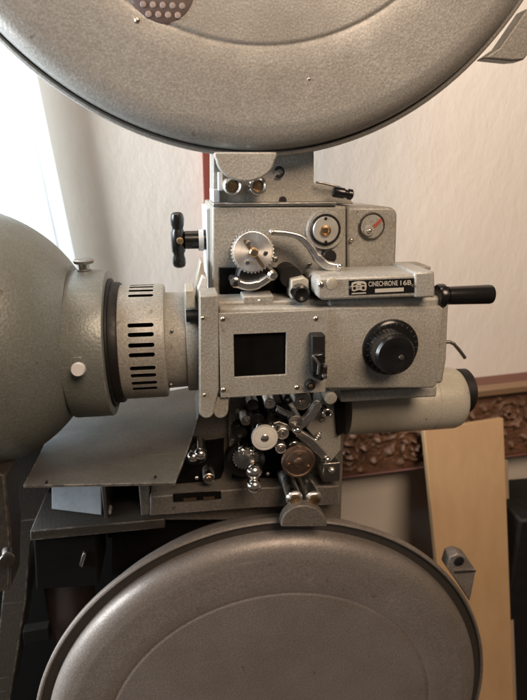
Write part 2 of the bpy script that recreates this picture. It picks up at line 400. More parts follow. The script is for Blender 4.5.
# film path below the sprocket: near-black slab painting the recess shade
rc = obj('film_path_shade', poly([(219, 268), (284, 268), (284, 274), (330, 276), (330, 304), (232, 304), (225, 302), (220, 296)], .0165, .004), M['void'], P, .0006)
ra = obj('roller_arm', strip(spl([(236, 283), (248, 286.5), (260, 284), (272, 276)]), [9]*6+[9.5]*6+[8]*7, -.006, .008), M['steel'], P, .0015)
obj('roller', knobprof(235.5, 283, -.010, [(0, 0), (0, 3), (.0008, 5), (.02, 5)]), M['chrome'], ra)
obj('roller_hub', disc(235.5, 283, 2.4, -.0112, .002), M['rubber'], ra)
obj('roller', knobprof(273, 276, -.012, [(0, 0), (.0003, 3), (.0025, 5.2), (.02, 5.2)]), M['chrome'], ra)
obj('wide_roller', lathe([(0, 0), (0, .010), (.0015, .0115), (.022, .0115)], at(252, 277, .000), YAX, 40), M['rubber'], P)
obj('guide_shoe', box(243, 296, 274, 304.5, -.012, .02), M['body'], P, .001)
screw(259.5, 300.8, 1.8, -.0122, P, M['chrome'], 'shoe_screw')
obj('roller_housing', lathe([(0, .0085), (.026, .0085), (.026, 0)], at(291, 277, -.004), YAX, 32, cap=True), M['rubber'], P)
nb = obj('spring_block', poly([(291, 280), (304, 277), (309, 280), (309, 298), (291, 299)], -.012, .02), M['ivory'], P, .0012)
obj('spring_knob', knobprof(302, 294.5, -.022, [(.002, 0), (.0008, 3.4), (0, 6.6), (.001, 8.6), (.012, 8.8)]), M['black'], P)
obj('spring_rod', tubep([at(309, 277, -.008), at(314, 283, -.010), at(316, 292, -.01)], .0028), M['rubber'], P)

# ---- bar with the name plate, and the black handle
bar = obj('cover_bar', poly([(320, 277.5), (434, 273.5), (434.5, 296.5), (323, 300.5), (317.5, 297), (316.5, 282)], -.030, .045), M['body'], P, .002)
obj('bar_end_block', poly([(414.5, 272.2), (434.8, 271.4), (435.4, 297.4), (414.8, 298)], -.0312, .05), M['body'], bar, .0016)
screw(321.5, 284.5, 3.4, -.0302, bar, M['chrome']); obj('bar_cap', disc(332, 284, 6, -.0307, .002), M['ivory'], bar)
def barpt(u, v, lift):
    """point on the name plate: u along it 0..1, v down it 0..1"""
    a, b, c_, d = (349, 280.6), (414, 278.2), (414.2, 292.6), (349.2, 295.2)
    x = (a[0]*(1-u)+b[0]*u)*(1-v)+(d[0]*(1-u)+c_[0]*u)*v; y = (a[1]*(1-u)+b[1]*u)*(1-v)+(d[1]*(1-u)+c_[1]*u)*v
    return at(x, y, -.030-lift)
def plq(uv, lift, bm=None):
    return prism_pts(bm or bmesh.new(), [barpt(u, v_, lift) for u, v_ in uv], .0004)
npl = obj('name_plate', plq([(0, 0), (1, 0), (1, 1), (0, 1)], .0006), M['black'], P)
def letters(s, u0, u1, v0, v1, name):
    w, bmx = 1.0, text_bm(s, 1, 1, Vector((0, 0, 0)))
    for vt in bmx.verts: vt.co = barpt(u0+(u1-u0)*vt.co.x, v1-(v1-v0)*vt.co.z, .0009)
    obj(name, bmx, M['label'], npl)
letters('CINECHRONE', .30, .75, .12, .46, 'lettering'); letters('16B', .79, .96, .12, .46, 'lettering')
obj('blank_strip', plq([(.40, .64), (.84, .62), (.84, .88), (.40, .90)], .0008), M['label'], npl)
# badge: wide rounded outline, sagging top and bottom, two dark bows inside
bm = bmesh.new()
out = [(.045, .18), (.09, .10), (.16, .07), (.235, .10), (.265, .20), (.27, .46), (.262, .70), (.235, .75), (.155, .66), (.075, .75), (.045, .70), (.035, .46)]
prism_pts(bm, [barpt(u, v_, .0010) for u, v_ in out], .0004)
lg = obj('badge', bm, M['label'], npl)
bm = bmesh.new()
for q in ([(.065, .28), (.115, .22), (.12, .29), (.07, .36)], [(.19, .22), (.24, .28), (.235, .36), (.185, .29)],
          [(.065, .44), (.105, .44), (.105, .62), (.065, .64)], [(.20, .44), (.24, .44), (.24, .64), (.20, .62)], [(.13, .36), (.175, .36), (.175, .39), (.13, .39)], [(.13, .5), (.175, .5), (.175, .53), (.13, .53)]):
    prism_pts(bm, [barpt(u, v_, .0013) for u, v_ in q], .0003)
obj('badge_lines', bm, M['black'], npl)
obj('badge_underline', plq([(.04, .86), (.26, .85), (.26, .93), (.04, .94)], .0008), M['label'], npl)
obj('plate_rivet', disc(350.5, 288, 1.6, -.0312, .001), M['screw'], npl); obj('plate_rivet', disc(413, 286, 1.6, -.0312, .001), M['screw'], npl)
obj('cover_flap', prism_pts(bmesh.new(), [at(330, 269.5, .02), at(431, 266.5, .02), at(431, 270, .02), at(330, 273, .02)], .03), M['body'], P, .0006)
hdl = obj('crank_handle', lathe([(0, 0), (0, .0088), (.0015, .0098), (.0055, .0098), (.0060, .0066), (.0085, .0066), (.0090, .0074), (.046, .0080), (.0478, .0076), (.0485, .006), (.0485, 0)],
    at(436.5, 296, -.012), Vector((1, .02, -.004)), 40), M['black'], P)

# ---- gate housing
Yg = -.020
gt = obj('gate_housing', poly([(219, 308), (440, 306), (444.5, 309), (437.5, 385), (434, 388.5), (327, 389), (300, 394), (219, 397)], Yg, .10), M['body'], P, .0025, 3,
    label='main gate casing with black window and black knob')
obj('gate_top_rail', poly([(216, 302), (330, 299.5), (330, 309.5), (216, 311)], Yg+.008, .05), M['body'], gt, .0015)
obj('gate_rear_case', poly([(329, 300), (444, 296.5), (449.5, 302), (447, 360), (443, 384), (329, 392)], Yg+.004, .09), M['body'], gt, .003, 3)
X0, X1, Z0, Z1 = rect(219.6, 311.5, 327, 395, Yg-.0018)
hx0, hx1, hz0, hz1 = rect(234, 333.5, 286, 376, Yg-.0018)
bm = bmesh.new(); y0 = Yg-.0018
xs, zs = [X0, hx0, hx1, X1], [Z0, hz0, hz1, Z1]
for i in range(3):
    for j in range(3):
        if i == 1 and j == 1: continue
        a = [Vector((xs[i], y0, zs[j])), Vector((xs[i+1], y0, zs[j])), Vector((xs[i+1], y0, zs[j+1])), Vector((xs[i], y0, zs[j+1]))]
        bm.faces.new([bm.verts.new(p) for p in a])
bmesh.ops.remove_doubles(bm, verts=bm.verts, dist=1e-6)
r_ = bmesh.ops.extrude_face_region(bm, geom=bm.faces[:])
bmesh.ops.translate(bm, verts=[e for e in r_['geom'] if isinstance(e, bmesh.types.BMVert)], vec=(0, .0024, 0))
door = obj('gate_door', bm, M['body'], gt, .0005)
cut(gt, [prism_pts(bmesh.new(), [Vector((hx0-.001, Yg-.004, hz1+.001)), Vector((hx1+.001, Yg-.004, hz1+.001)), Vector((hx1+.001, Yg-.004, hz0-.001)), Vector((hx0-.001, Yg-.004, hz0-.001))], .034)])
bm = bmesh.new(); e = .0006
prism_pts(bm, [Vector((hx0-e, Yg+.0022, hz1+e)), Vector((hx1+e, Yg+.0022, hz1+e)), Vector((hx1+e, Yg+.0022, hz0-e)), Vector((hx0-e, Yg+.0022, hz0-e))], .003)
obj('gate_window', bm, M['void'], gt)  # near-black slab fills the opening with painted shade
for x, y, a in ((223, 319, 10), (316, 318.5, -15), (223.5, 390, 0), (297, 387.5, 40)): screw(x, y, 2.7, Yg-.002, gt, ang=a)
# strips at the lens side, ending in rounded tabs
st_ = obj('lens_mount_strip', poly([(199.5, 296), (218.5, 295), (218.8, 390), (216, 402)]+arcpts(206.5, 411, 7.5, 0, 180, 10)+[(199.5, 405)], Yg-.002, .03), M['body'], P, .001)
obj('lens_mount_tab', poly([(217.5, 398), (228.5, 397), (228.5, 409)]+arcpts(220.5, 411, 7.5, 10, 180, 10), Yg+.001, .02), M['body'], P, .001)
screw(202.8, 318, 2.0, Yg-.0022, st_); screw(204.5, 395, 2.0, Yg-.0022, st_)
# black latch on the door
lt = obj('door_latch', poly([(311.5, 335.5), (325.5, 335), (325.5, 362), (328, 366), (327, 378), (322, 381.5), (312, 377)], Yg-.012, .010), M['rubber'], P, .0012)
obj('latch_lever', poly([(312, 355), (324, 353), (326, 358), (322, 375), (313, 372)], Yg-.019, .008), M['black'], lt, .0014)
obj('latch_pin', tubep([at(313, 356, Yg-.0195), at(319, 364, Yg-.0205), at(318, 374, Yg-.0195)], .0011), M['dull'], lt)
obj('latch_nut', disc(325.5, 366.5, 2.2, Yg-.021, .004), M['chrome'], lt); obj('latch_nut', disc(325, 377, 2.4, Yg-.015, .004), M['dull'], lt)
nu = obj('ring_nut', knobprof(311, 386.5, Yg-.008, [(.001, 0), (.001, 2.6), (.0002, 3), (0, 4.4), (.0008, 5), (.008, 5.2)]), M['rubber'], gt)
obj('ring_nut_core', disc(311, 386.5, 2.2, Yg-.0085, .002), M['brass'], gt)
# big focus knob
kn = obj('focus_knob', knobprof(392, 348.5, Yg-.004, [(0, 0), (0, 24), (.0006, 27), (.002, 28.8), (.004, 29.2)], seg=72), M['black'], P)
bm = bmesh.new(); kk = mpp(396, 354, Yg-.022); cc = at(396.5, 355.5, Yg-.022); pts = []
for i in range(40):
    for q, r in ((0, 21.2), (.5, 21.7)):
        t = 2*math.pi*(i+q)/40; pts.append((math.cos(t)*r*kk, math.sin(t)*r*kk))
prism_pts(bm, [cc+Vector((x, .0025, z)) for x, z in pts], .016)
lathe([(.0012, 0), (.001, 10*kk), (0, 15*kk), (.0004, 18.6*kk), (.0027, 21*kk)], cc, YAX, 64, bm)
obj('knob_grip', bm, M['black'], kn)
obj('knob_screw', disc(402, 358, 2.6, Yg-.0225, .003), M['dull'], kn)
tk = obj('dial_ticks', (lambda b: b)(bmesh.new()), M['label'], kn) if False else None
bm = bmesh.new(); k2 = mpp(392, 348.5, Yg-.0042); c2 = at(392, 348.5, Yg-.0046)
for i in range(26):
    t = 2*math.pi*i/26; u = Vector((math.cos(t), 0, math.sin(t))); w = Vector((-math.sin(t), 0, math.cos(t)))
    a, b = u*24.2*k2, u*(26.4 if i % 2 else 27)*k2
    prism_pts(bm, [c2+a-w*.00012, c2+b-w*.00012, c2+b+w*.00012, c2+a+w*.00012], .0003)
obj('dial_mark', bm, plain('faded tick paint', (.10, .09, .075), .5), kn)['kind'] = 'stuff'

# ---- motor behind, right
k = mpp(400, 404, .075); cm = at(343, 404, .075); L = (at(457, 402, .075)-cm).length; r = 31*k
pr = [(0, 0), (0, r*.97), (L*.72, r*1.0), (L*.724, r*.985), (L*.732, r*.985), (L*.736, r)]
for i in range(1, 9):
    a = math.pi/2*i/8; pr.append((L*.90+L*.10*math.sin(a), r*(1-.22*(1-math.cos(a)))))
pr += [(L, 0)]
mo = obj('drive_motor', lathe(pr, cm, Vector((1, 0, .0)), 64), M['ivory'], P)
obj('motor_knob', lathe([(0, 0), (0, r*.66), (.002, r*.72), (.010, r*.72), (.0125, r*.64), (.014, r*.4), (.014, 0)], at(456.5, 391, .075), XAX, 48), M['rubber'], mo)
screw(426, 418, 2.2, .045, mo, M['dull'])
obj('motor_strap', box(341, 389, 437, 400, .010, .04), M['body'], mo, .002)
obj('motor_bolt', disc(331, 398.5, 6.4, Yg+.004, .03), M['body'], P)
obj('spring_hook', tubep([at(x, y, .05) for x, y in ((438, 342), (450, 342), (454, 344), (460, 351), (465, 358))], .0018), M['dull'], P)
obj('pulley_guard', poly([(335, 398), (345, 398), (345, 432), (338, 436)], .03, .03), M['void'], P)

# ---- lens and lamphouse on one axis
Yl = .045
def ax(px): return at(px, 341, Yl)
kx = mpp(140, 342, Yl)
def tube_prof(name, px0, px1, r, mat, par, lip=0, cap=True, r2=None):
    a, b = ax(px0), ax(px1); k = mpp((px0+px1)/2, 341, Yl)*1.0
    l = b.x-a.x; R, R2 = r*k, (r2 or r)*k; e = .0018
    pr = [(0, 0), (0, R-e), (e*.3, R-e*.3), (e, R), (l-e, R2), (l-e*.3, R2-e*.3), (l, R2-e), (l, 0)]
    ctr = Vector((a.x, Yl, AXZ)); return obj(name, lathe(pr, ctr, XAX, 96), mat, par)
AXZ = at(150, 341, Yl).z
dome_pts = []
k = mpp(20, 335, Yl); xd = at(-38, 335, Yl).x; Rd = 130*k
a, b = ax(75).x, ax(-38).x
pr = []
lx0 = at(78, 338, Yl).x-xd
for i in range(0, 40):
    t = -1.25*Rd+(lx0+1.25*Rd)*i/39
    rr = math.sqrt(max(0, Rd*Rd-t*t)) if t > 0 else Rd
    pr.append((t, rr))
lh = obj('lamphouse', lathe([(-1.25*Rd, 0)]+pr+[(lx0, 0)], Vector((xd, Yl, at(60, 336, Yl).z)), XAX, 128), M['lamp'], P, label='bulging grey lamphouse drum at the left')
cl = tube_prof('lamphouse_collar', 74, 113, 73, M['lamp'], P)
# clamp bolts on the collar
bo = at(84, 266, Yl)
obj('collar_bolt', lathe([(0, 0), (0, .006), (.003, .006), (.0032, .0042), (.008, .0042), (.0082, .0075), (.0105, .0085), (.0118, .007), (.0118, 0)], Vector((bo.x, Yl, bo.z-.006)), ZAX, 24), M['dull'], cl)
nn = Vector((0, -cp, -.0))
cb = at(77.5, 370, -.028)
obj('collar_bolt', lathe([(0, 0), (0, 5.2*kx), (.001, 6.0*kx), (.004, 6.2*kx), (.005, 4*kx), (.02, 4*kx)], cb, Vector((0, 1, -.2)), 28), M['pale'], cl)
obj('bolt_lug', box(71, 356, 84, 376, -.0175, .02), M['lamp'], cl, .0015)
ge = tube_prof('lens_groove', 111, 124, 60, M['rubber'], P)
gd = tube_prof('lens_groove_disc', 112, 116, 64, M['rubber'], P)
lb = tube_prof('lens_barrel', 118, 167, 56.5, M['body'], P)
d0 = (at(142, 341, Yl)-CAM).normalized(); d0 = Vector((0, d0.y, d0.z)).normalized()
nv = -d0; dv = Vector((0, d0.z, -d0.y)); dv = dv if dv.z < 0 else -dv
Rb = 56.5*mpp(142, 341, Yl); xa, xb = at(130, 341, Yl-.03).x, at(155.5, 341, Yl-.03).x
cutters = []
for s in (-76, -67, -58, -49, -15, -6.2, 3.5, 12.5, 25.5, 33.5, 43, 51.5):
    a = math.radians(s); n = nv*math.cos(a)+dv*math.sin(a); tg = -nv*math.sin(a)+dv*math.cos(a)
    h = .0017; o0 = Vector((0, Yl, AXZ)); bm = bmesh.new(); pl = []
    for q in range(9): pl.append((xb-h+h*math.sin(math.pi*q/8), -h*math.cos(math.pi*q/8)))
    for q in range(9): pl.append((xa+h-h*math.sin(math.pi*q/8), h*math.cos(math.pi*q/8)))
    A = [bm.verts.new(o0+Vector((x, 0, 0))+tg*t+n*(Rb+.004)) for x, t in pl]; B = [bm.verts.new(o0+Vector((x, 0, 0))+tg*t+n*(Rb-.007)) for x, t in pl]
    bm.faces.new(A); bm.faces.new(B[::-1])
    for q in range(len(pl)): bm.faces.new((A[q], B[q], B[(q+1) % len(pl)], A[(q+1) % len(pl)]))
    cutters.append(bm)
cut(lb, cutters)
# slot walls coloured near black to paint in the shade inside
lb.data.materials.append(M['void'])
ctr = Vector((0, Yl, AXZ)) - BASE
for p in lb.data.polygons:
    c = p.center; rad = math.hypot(c.y-ctr.y, c.z-ctr.z)
    if xa-BASE.x-.0004 < c.x < xb-BASE.x+.0004 and rad < Rb-.0018 and abs(p.normal.x) < .98 and rad > Rb*.5: p.material_index = len(lb.data.materials)-1
t2 = tube_prof('lens_tube', 166, 197, 47.5, M['body'], P, r2=46.5)
fg = tube_prof('lens_flange', 186, 199, 51, M['body'], P)
for x, y in ((172, 331), (171, 385)): screw(x, y, 1.8, Yl-.040, t2, M['dull'])
ck = obj('clamp_block', box(185, 290, 195, 309, .0, .03), M['ivory'], P, .0012)
obj('clamp_screw', lathe([(0, 0), (0, .005), (.012, .005), (.012, 0)], at(186, 316, .005), XAX, 20), M['rubber'], P)
obj('flange_clip', poly([(196, 281), (200, 262), (203, 262), (206, 283), (205, 298), (196, 298)], .02, .03), M['ivory'], P, .001)
obj('flange_clip', poly([(197, 290), (202, 276), (207, 278), (207, 298), (197, 300)], .012, .03), M['pale'], P, .001)
# T-shaped black tightening knob
kt = mpp(179, 240, .06); q0 = at(179.5, 268, .06)
pf = [(0, 0), (0.4, 3.4), (2, 6.0), (5, 6.9), (10, 6.6), (13, 5.6), (15, 5.8), (17, 7.0), (26, 7.2), (35, 7.0), (38, 5.8), (40, 5.6), (43, 6.6), (49, 6.9), (53, 6.0), (55, 3.6), (55.4, 0)]
tkb = obj('tightening_knob', lathe([(t*kt, r*kt) for t, r in pf], q0, ZAX, 32), M['black'], P)
obj('knob_stem', lathe([(0, 0), (0, 9*kt), (13*kt, 9*kt), (13.1*kt, 10.4*kt), (18*kt, 10.4*kt), (40*kt, 8*kt)], at(185, 240, .06), XAX, 32), M['black'], tkb)
obj('knob_washer', lathe([(0, 0), (0, 10.8*kt), (5*kt, 10.8*kt), (5*kt, 0)], at(198.5, 240, .06), XAX, 32), M['pale'], tkb)
obj('knob_screw', disc(180, 241, 3.4, .0505, .004), M['brass'], tkb)

# ---- lower film mechanism
mech = obj('mechanism_plate', poly([(203, 402), (226, 392), (345, 392), (341, 520), (150, 520), (170, 478), (190, 440)], .062, .06), M['deck'], P, .001)
obj('mechanism_shade', poly([(229, 396), (300, 396), (322, 400), (318, 420), (296, 440), (296, 478), (232, 478), (238, 440), (229, 420)], .058, .003), M['void'], P)  # flat near-black slab, shade of the recess painted on
tanp = obj('bearing_plate', poly([(322, 398), (341, 396), (341, 450), (331, 462), (322, 462), (316, 440), (306, 428), (316, 414)], .036, .03), M['body'], P, .001)
def barrel(name, px, py, Yf, L, r, mat, par=P, face=None, hub=2.4, hubmat='screw'):
    k = mpp(px, py, Yf); r = r*k
    o = obj(name, lathe([(0.0004, 0), (.0004, r*.80), (0, r*.84), (.0006, r*.97), (.002, r), (L, r)], at(px, py, Yf), YAX, 40), mat, par)
    if face: obj('roller_face', disc(px, py, r/k*.80, Yf-.0006, .001), face, o)
    if hub: obj('roller_hub', knobprof(px, py, Yf-.0016, [(0, 0), (.0002, hub*.7), (.001, hub), (.002, hub)], seg=20), M[hubmat], o)
    return o
wr = barrel('white_roller', 265, 439, .012, .005, 13.4, M['white'], face=M['white'], hub=4.2, hubmat='steel')
obj('roller_drum', disc(265, 437.5, 11.5, .0165, .04), M['rubber'], wr)
cw_ = barrel('copper_wheel', 299, 463, .008, .005, 17.2, M['copper'], face=M['copper'], hub=5.2, hubmat='copper')
obj('wheel_drum', disc(299, 460, 14, .0125, .04), M['rubber'], cw_)
for x, y in ((289, 465), (309, 467), (300, 455)): obj('wheel_screw', disc(x, y, 1.4, .0064, .002), M['brass'], P)
obj('wide_flywheel', disc(246, 461, 20, .044, .012), M['black'], P)
def ball(px, py, Y, r, name='chrome_knob', L=.03):
    k = mpp(px, py, Y); R = r*k
    pr = [(-R*math.cos(math.pi/2*i/8), R*math.sin(math.pi/2*i/8)) for i in range(9)]+[(R*.5, R*.92), (R*.9, R*.55), (L, R*.5)]
    return obj(name, lathe(pr, at(px, py, Y), YAX, 32), M['chrome'], P)
ball(254, 471, .016, 8.2); ball(254, 485.5, .010, 7.8); ball(242, 450.5, .030, 5); ball(250.5, 451, .030, 5)
ball(193, 456.5, .032, 5.6); ball(200.5, 453.5, .030, 6.2)
ball(260, 427, .022, 4.2, 'small_chrome_pin'); ball(272, 427, .022, 4.2, 'small_chrome_pin')
barrel('dark_roller', 257, 421, .03, .03, 8, M['rubber'], hub=None); barrel('dark_roller', 274, 421, .03, .03, 8, M['rubber'], hub=None)
barrel('dark_roller', 253, 406, .035, .03, 7, M['black'], hub=None); barrel('dark_roller', 240, 432, .04, .03, 8, M['black'], hub=None)
barrel('dark_roller', 281, 412, .03, .03, 10, M['rubber'], hub=None)
barrel('steel_roller', 303, 402, .004, .05, 9.4, M['dull'], hub=3.2)
barrel('steel_roller', 296, 422, .020, .035, 7, M['dull'], hub=None)
ball(297, 430, .012, 4.6, 'small_chrome_pin'); 
for x, y, r in ((327.5, 413.5, 5.2), (294, 446, 5)):
    o = obj('ring_screw', ring(x, y, r*.8, 1.5, .022, a0=-230, a1=60), M['chrome'], P); 
    obj('ring_screw_core', disc(x, y, r*.62, .022, .02), M['rubber'], o)
ball(327, 459.5, .024, 4.0, 'small_chrome_pin')
obj('bolt_block', box(323, 463, 340, 482, .034, .03), M['dull'], P, .001); screw(332, 471, 3.4, .033, P, M['steel'], 'block_screw')
obj('link_arm', strip([(300, 427), (311, 417), (318, 406)], [7, 9, 8], .022, .006), M['steel'], P, .001)
obj('link_arm', strip([(299, 434), (312, 444), (324, 456)], [8, 10, 7], .024, .006), M['steel'], P, .001)
screw(239.5, 411, 5, .052, P, M['dull'], 'plate_screw'); screw(319, 437, 2.6, .034, P, M['steel'], 'plate_screw'); screw(322, 420, 2.2, .034, P, M['screw'], 'plate_screw')
obj('side_cover', poly([(229, 398), (247, 398), (247, 425), (238, 448), (229, 448)], .052, .01), M['deck'], P, .001)
lr = obj('threading_shade', poly([(187, 444), (224, 439), (224, 470), (221, 478), (200, 483), (172, 486)], .0595, .003), M['void'], P)  # near-black slab painting the shade of the threading opening
obj('threading_roller', barrel('threading_wheel', 196, 455, .045, .02, 12, M['black'], hub=None).data and disc(218, 455, 6, .05, .02), M['rubber'], P) if False else barrel('threading_wheel', 196, 455, .045, .02, 12, M['black'], hub=None)
barrel('brass_nut', 209, 479, .042, .02, 6, M['dull'], hub=2.5, hubmat='brass'); screw(197, 478, 2, .05, P, M['steel'], 'plate_screw')
def spring(px0, py0, px1, py1, Y, r, turns, par):
    a, b = at(px0, py0, Y), at(px1, py1, Y); ax_ = (b-a); n = ax_.normalized(); u = n.orthogonal().normalized(); w = n.cross(u)
    pts = [a+ax_*(i/(turns*10))+(u*math.cos(i*.628)+w*math.sin(i*.628))*r for i in range(turns*10+1)]
    return obj('coil_spring', tubep(pts, r*.22, seg=6), M['steel'], par)
spring(276, 408, 292, 416, .022, .0024, 9, P); spring(310, 448, 320, 432, .030, .0018, 8, P)
def toothed(px, py, Y, L, r, n, mat, par):
    k = mpp(px, py, Y); r *= k; c = at(px, py, Y); pts = []
    for i in range(n):
        for q, f_ in ((0, .9), (.3, .9), (.45, 1.03), (.75, 1.03)):
            t = 2*math.pi*(i+q)/n; pts.append(c+Vector((math.cos(t)*r*f_, 0, math.sin(t)*r*f_)))
    return obj('toothed_wheel', prism_pts(bmesh.new(), pts, L), mat, par, .0003)
toothed(265, 438, .0175, .003, 13.2, 24, M['steel'], P); toothed(265, 436, .036, .003, 13.2, 24, M['steel'], P)
toothed(299, 462, .0138, .003, 15.5, 28, M['dull'], P); toothed(246, 458, .038, .003, 13, 24, M['dull'], P)
barrel('steel_roller', 283, 434, .020, .03, 6.5, M['steel'], hub=2.4); barrel('steel_roller', 281, 449, .016, .03, 5.6, M['steel'], hub=2)
barrel('steel_roller', 246, 421, .030, .03, 5.5, M['dull'], hub=2); barrel('steel_roller', 270, 404, .028, .03, 6, M['steel'], hub=2.2)
barrel('dark_roller', 288, 400, .03, .03, 5, M['black'], hub=2)
obj('clamp_lever', strip([(244, 452), (252, 459), (254, 470)], [5, 6, 6], .026, .004), M['dull'], P, .001)
obj('link_arm', strip([(265, 428), (279, 424), (297, 431)], [5, 6, 5], .024, .004), M['dull'], P, .001)
for x, y in ((235, 470), (233, 440), (268, 474), (284, 476), (312, 425)): screw(x, y, 2.1, .052, P, M['steel'], 'plate_screw')
# deck under the mechanism
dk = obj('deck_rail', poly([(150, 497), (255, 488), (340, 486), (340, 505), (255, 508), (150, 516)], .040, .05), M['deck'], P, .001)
obj('deck_slot', poly([(173, 495.5), (221, 492), (221.5, 498.5), (173.5, 502)], .0385, .003), M['void'], dk)
for x, w in ((190, 6.5), (209, 5.5)): obj('slot_bolt', poly([(x-w, 498.6-(x-190)*.07), (x+w, 497.6-(x-190)*.07), (x+w, 500.2-(x-190)*.07), (x-w, 501.4-(x-190)*.07)], .0378, .002), M['brass'], dk)
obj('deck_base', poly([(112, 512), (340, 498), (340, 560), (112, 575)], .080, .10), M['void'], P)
# ---- sheet shield under the lens
A_ = [at(58, 412, .15), at(206, 384, .15)]; B_ = [at(42, 452, .05), at(199, 424, .06)]; C_ = [at(23, 485.5, -.05), at(175, 483, -.05)]
bm = bmesh.new(); rows = []
for i in range(13):
    t = i/12
    q = [((1-t)**2)*A_[s]+2*t*(1-t)*B_[s]+t*t*C_[s] for s in (0, 1)]
    rows.append([q[0].lerp(q[1], j/8) for j in range(9)])
V = [[bm.verts.new(p) for p in r] for r in rows]; W = [[bm.verts.new(p+Vector((0, .0006, -.0022))) for p in r] for r in rows]
for i in range(12):
    for j in range(8):
        bm.faces.new((V[i][j], V[i][j+1], V[i+1][j+1], V[i+1][j])); bm.faces.new((W[i][j], W[i+1][j], W[i+1][j+1], W[i][j+1]))
def rim(a, b, c, d): bm.faces.new((a, b, c, d))
for i in range(12): rim(V[i][0], V[i+1][0], W[i+1][0], W[i][0]); rim(V[i][8], W[i][8], W[i+1][8], V[i+1][8])
for j in range(8): rim(V[0][j], W[0][j], W[0][j+1], V[0][j+1]); rim(V[12][j], V[12][j+1], W[12][j+1], W[12][j])
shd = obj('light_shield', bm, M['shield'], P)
for x, y in ((155, 477), (46, 482)): screw(x, y, 1.8, -.047, shd, M['rubber'])
# ---- lower left: base compartment
zs_ = at(100, 525, .036).z+.0008; q1, q2 = at(58, 510, .09).x, at(103, 510, .06).x
bm = bmesh.new(); fr = [bm.verts.new(p) for p in ((q1, .068, zs_), (q2, .050, zs_), (q2, .078, zs_+.052), (q1, .096, zs_+.052))]
bk = [bm.verts.new(p) for p in ((q1, .122, zs_), (q2, .112, zs_), (q2, .112, zs_+.052), (q1, .122, zs_+.052))]
bm.faces.new(fr); bm.faces.new(bk[::-1])
for q in range(4): bm.faces.new((fr[q], bk[q], bk[(q+1) % 4], fr[(q+1) % 4]))
obj('compartment_panel', bm, plain('bare aluminium panel', (.13, .145, .155), .55, .1, .25, 40), P, .0008)
cpb = obj('compartment_frame', box(103, 480, 107, 531, .046, .05), M['dull'], P, .0008)
obj('compartment_frame', box(140, 478, 150, 526, .046, .05), M['deck'], P, .0008)
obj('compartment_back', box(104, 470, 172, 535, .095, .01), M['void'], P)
obj('compartment_relay', poly([(107, 512), (128, 512), (128, 524), (107, 525)], .06, .02), M['rubber'], P, .001)
obj('compartment_lamp', disc(108.5, 513, 2.6, .052, .01), M['pale'], P)
obj('compartment_coil', box(150, 503, 166, 517, .052, .03), M['dull'], P, .002)
screw(156, 508, 4, .050, P, M['steel'], 'coil_screw')
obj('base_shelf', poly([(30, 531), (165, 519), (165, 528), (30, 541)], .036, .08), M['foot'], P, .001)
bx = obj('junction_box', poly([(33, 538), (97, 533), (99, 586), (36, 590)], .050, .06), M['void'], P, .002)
obj('box_switch', poly([(79, 566), (83, 553), (86, 555), (82, 568)], .046, .005), M['dull'], P, .0008)
obj('base_column', lathe([(0, .028), (-.35, .028)], at(64, 545, .14), ZAX, 32), plain('brown column paint', (.025, .015, .012), .6), P)
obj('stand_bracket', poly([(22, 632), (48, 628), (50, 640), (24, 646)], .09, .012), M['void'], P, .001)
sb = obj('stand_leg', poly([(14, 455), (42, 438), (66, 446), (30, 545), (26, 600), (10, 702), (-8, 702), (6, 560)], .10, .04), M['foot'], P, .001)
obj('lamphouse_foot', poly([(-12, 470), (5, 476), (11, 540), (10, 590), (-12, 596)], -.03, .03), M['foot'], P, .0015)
obj('foot_bolt', lathe([(0, 0), (0, .004), (.010, .0035), (.0105, .0055), (.013, .0055), (.0135, 0)], at(7, 551, -.032), Vector((.3, -1, 0)), 20), M['dull'], P)
obj('pedestal', box(-80, 500, 330, 780, .20, .11), M['void'], P, .004)  # hides the wall behind; corner shade is put into its near-black colour

# ------------------------------------------------------------------ the room around it
YW = .32
def setting(o, name, kind='structure'):
    o['kind'] = kind; return o
mw, nt, b = newmat('rough white plaster')
tc = nod(nt, 'ShaderNodeTexCoord'); n1 = nod(nt, 'ShaderNodeTexNoise', Scale=26.0, Detail=8.0, Roughness=.62, Distortion=.15)
n2 = nod(nt, 'ShaderNodeTexNoise', Scale=3.0, Detail=4.0); mp = nod(nt, 'ShaderNodeMapping'); mp.inputs['Rotation'].default_value = (0, .8, 0); mp.inputs['Scale'].default_value = (1.8, 1, 1)
nt.links.new(tc.outputs['Object'], mp.inputs[0]); nt.links.new(mp.outputs[0], n1.inputs['Vector']); nt.links.new(tc.outputs['Object'], n2.inputs['Vector'])
r = ramp(nt, n2.outputs['Fac'], [(.3, (.535, .475, .41)), (.7, (.605, .55, .485))]); nt.links.new(r.outputs[0], b.inputs['Base Color']); b.inputs['Roughness'].default_value = .85
bp = nod(nt, 'ShaderNodeBump', Strength=.26, Distance=.004); nt.links.new(n1.outputs['Fac'], bp.inputs['Height']); nt.links.new(bp.outputs[0], b.inputs['Normal'])
WX = at(30, 150, YW).x
def wbox(x0, x1, y0, y1, z0, z1, bm=None):
    return prism_pts(bm or bmesh.new(), [Vector((x0, y0, z1)), Vector((x1, y0, z1)), Vector((x1, y0, z0)), Vector((x0, y0, z0))], y1-y0)
bm = wbox(WX, 2.2, YW, YW+.26, 0, 2.7)
wbox(-2.2, WX, YW, YW+.26, 0, 1.0, bm); wbox(-2.2, WX, YW, YW+.26, 2.3, 2.7, bm); wbox(-2.2, WX-.7, YW, YW+.26, 1.0, 2.3, bm)
setting(obj('wall', bm, mw), 'wall')
setting(obj('floor', wbox(-2.2, 2.2, -2.2, YW, -.05, 0), wood('dark floor boards', (.03, .02, .014), (.06, .04, .028), 40)), 'floor')
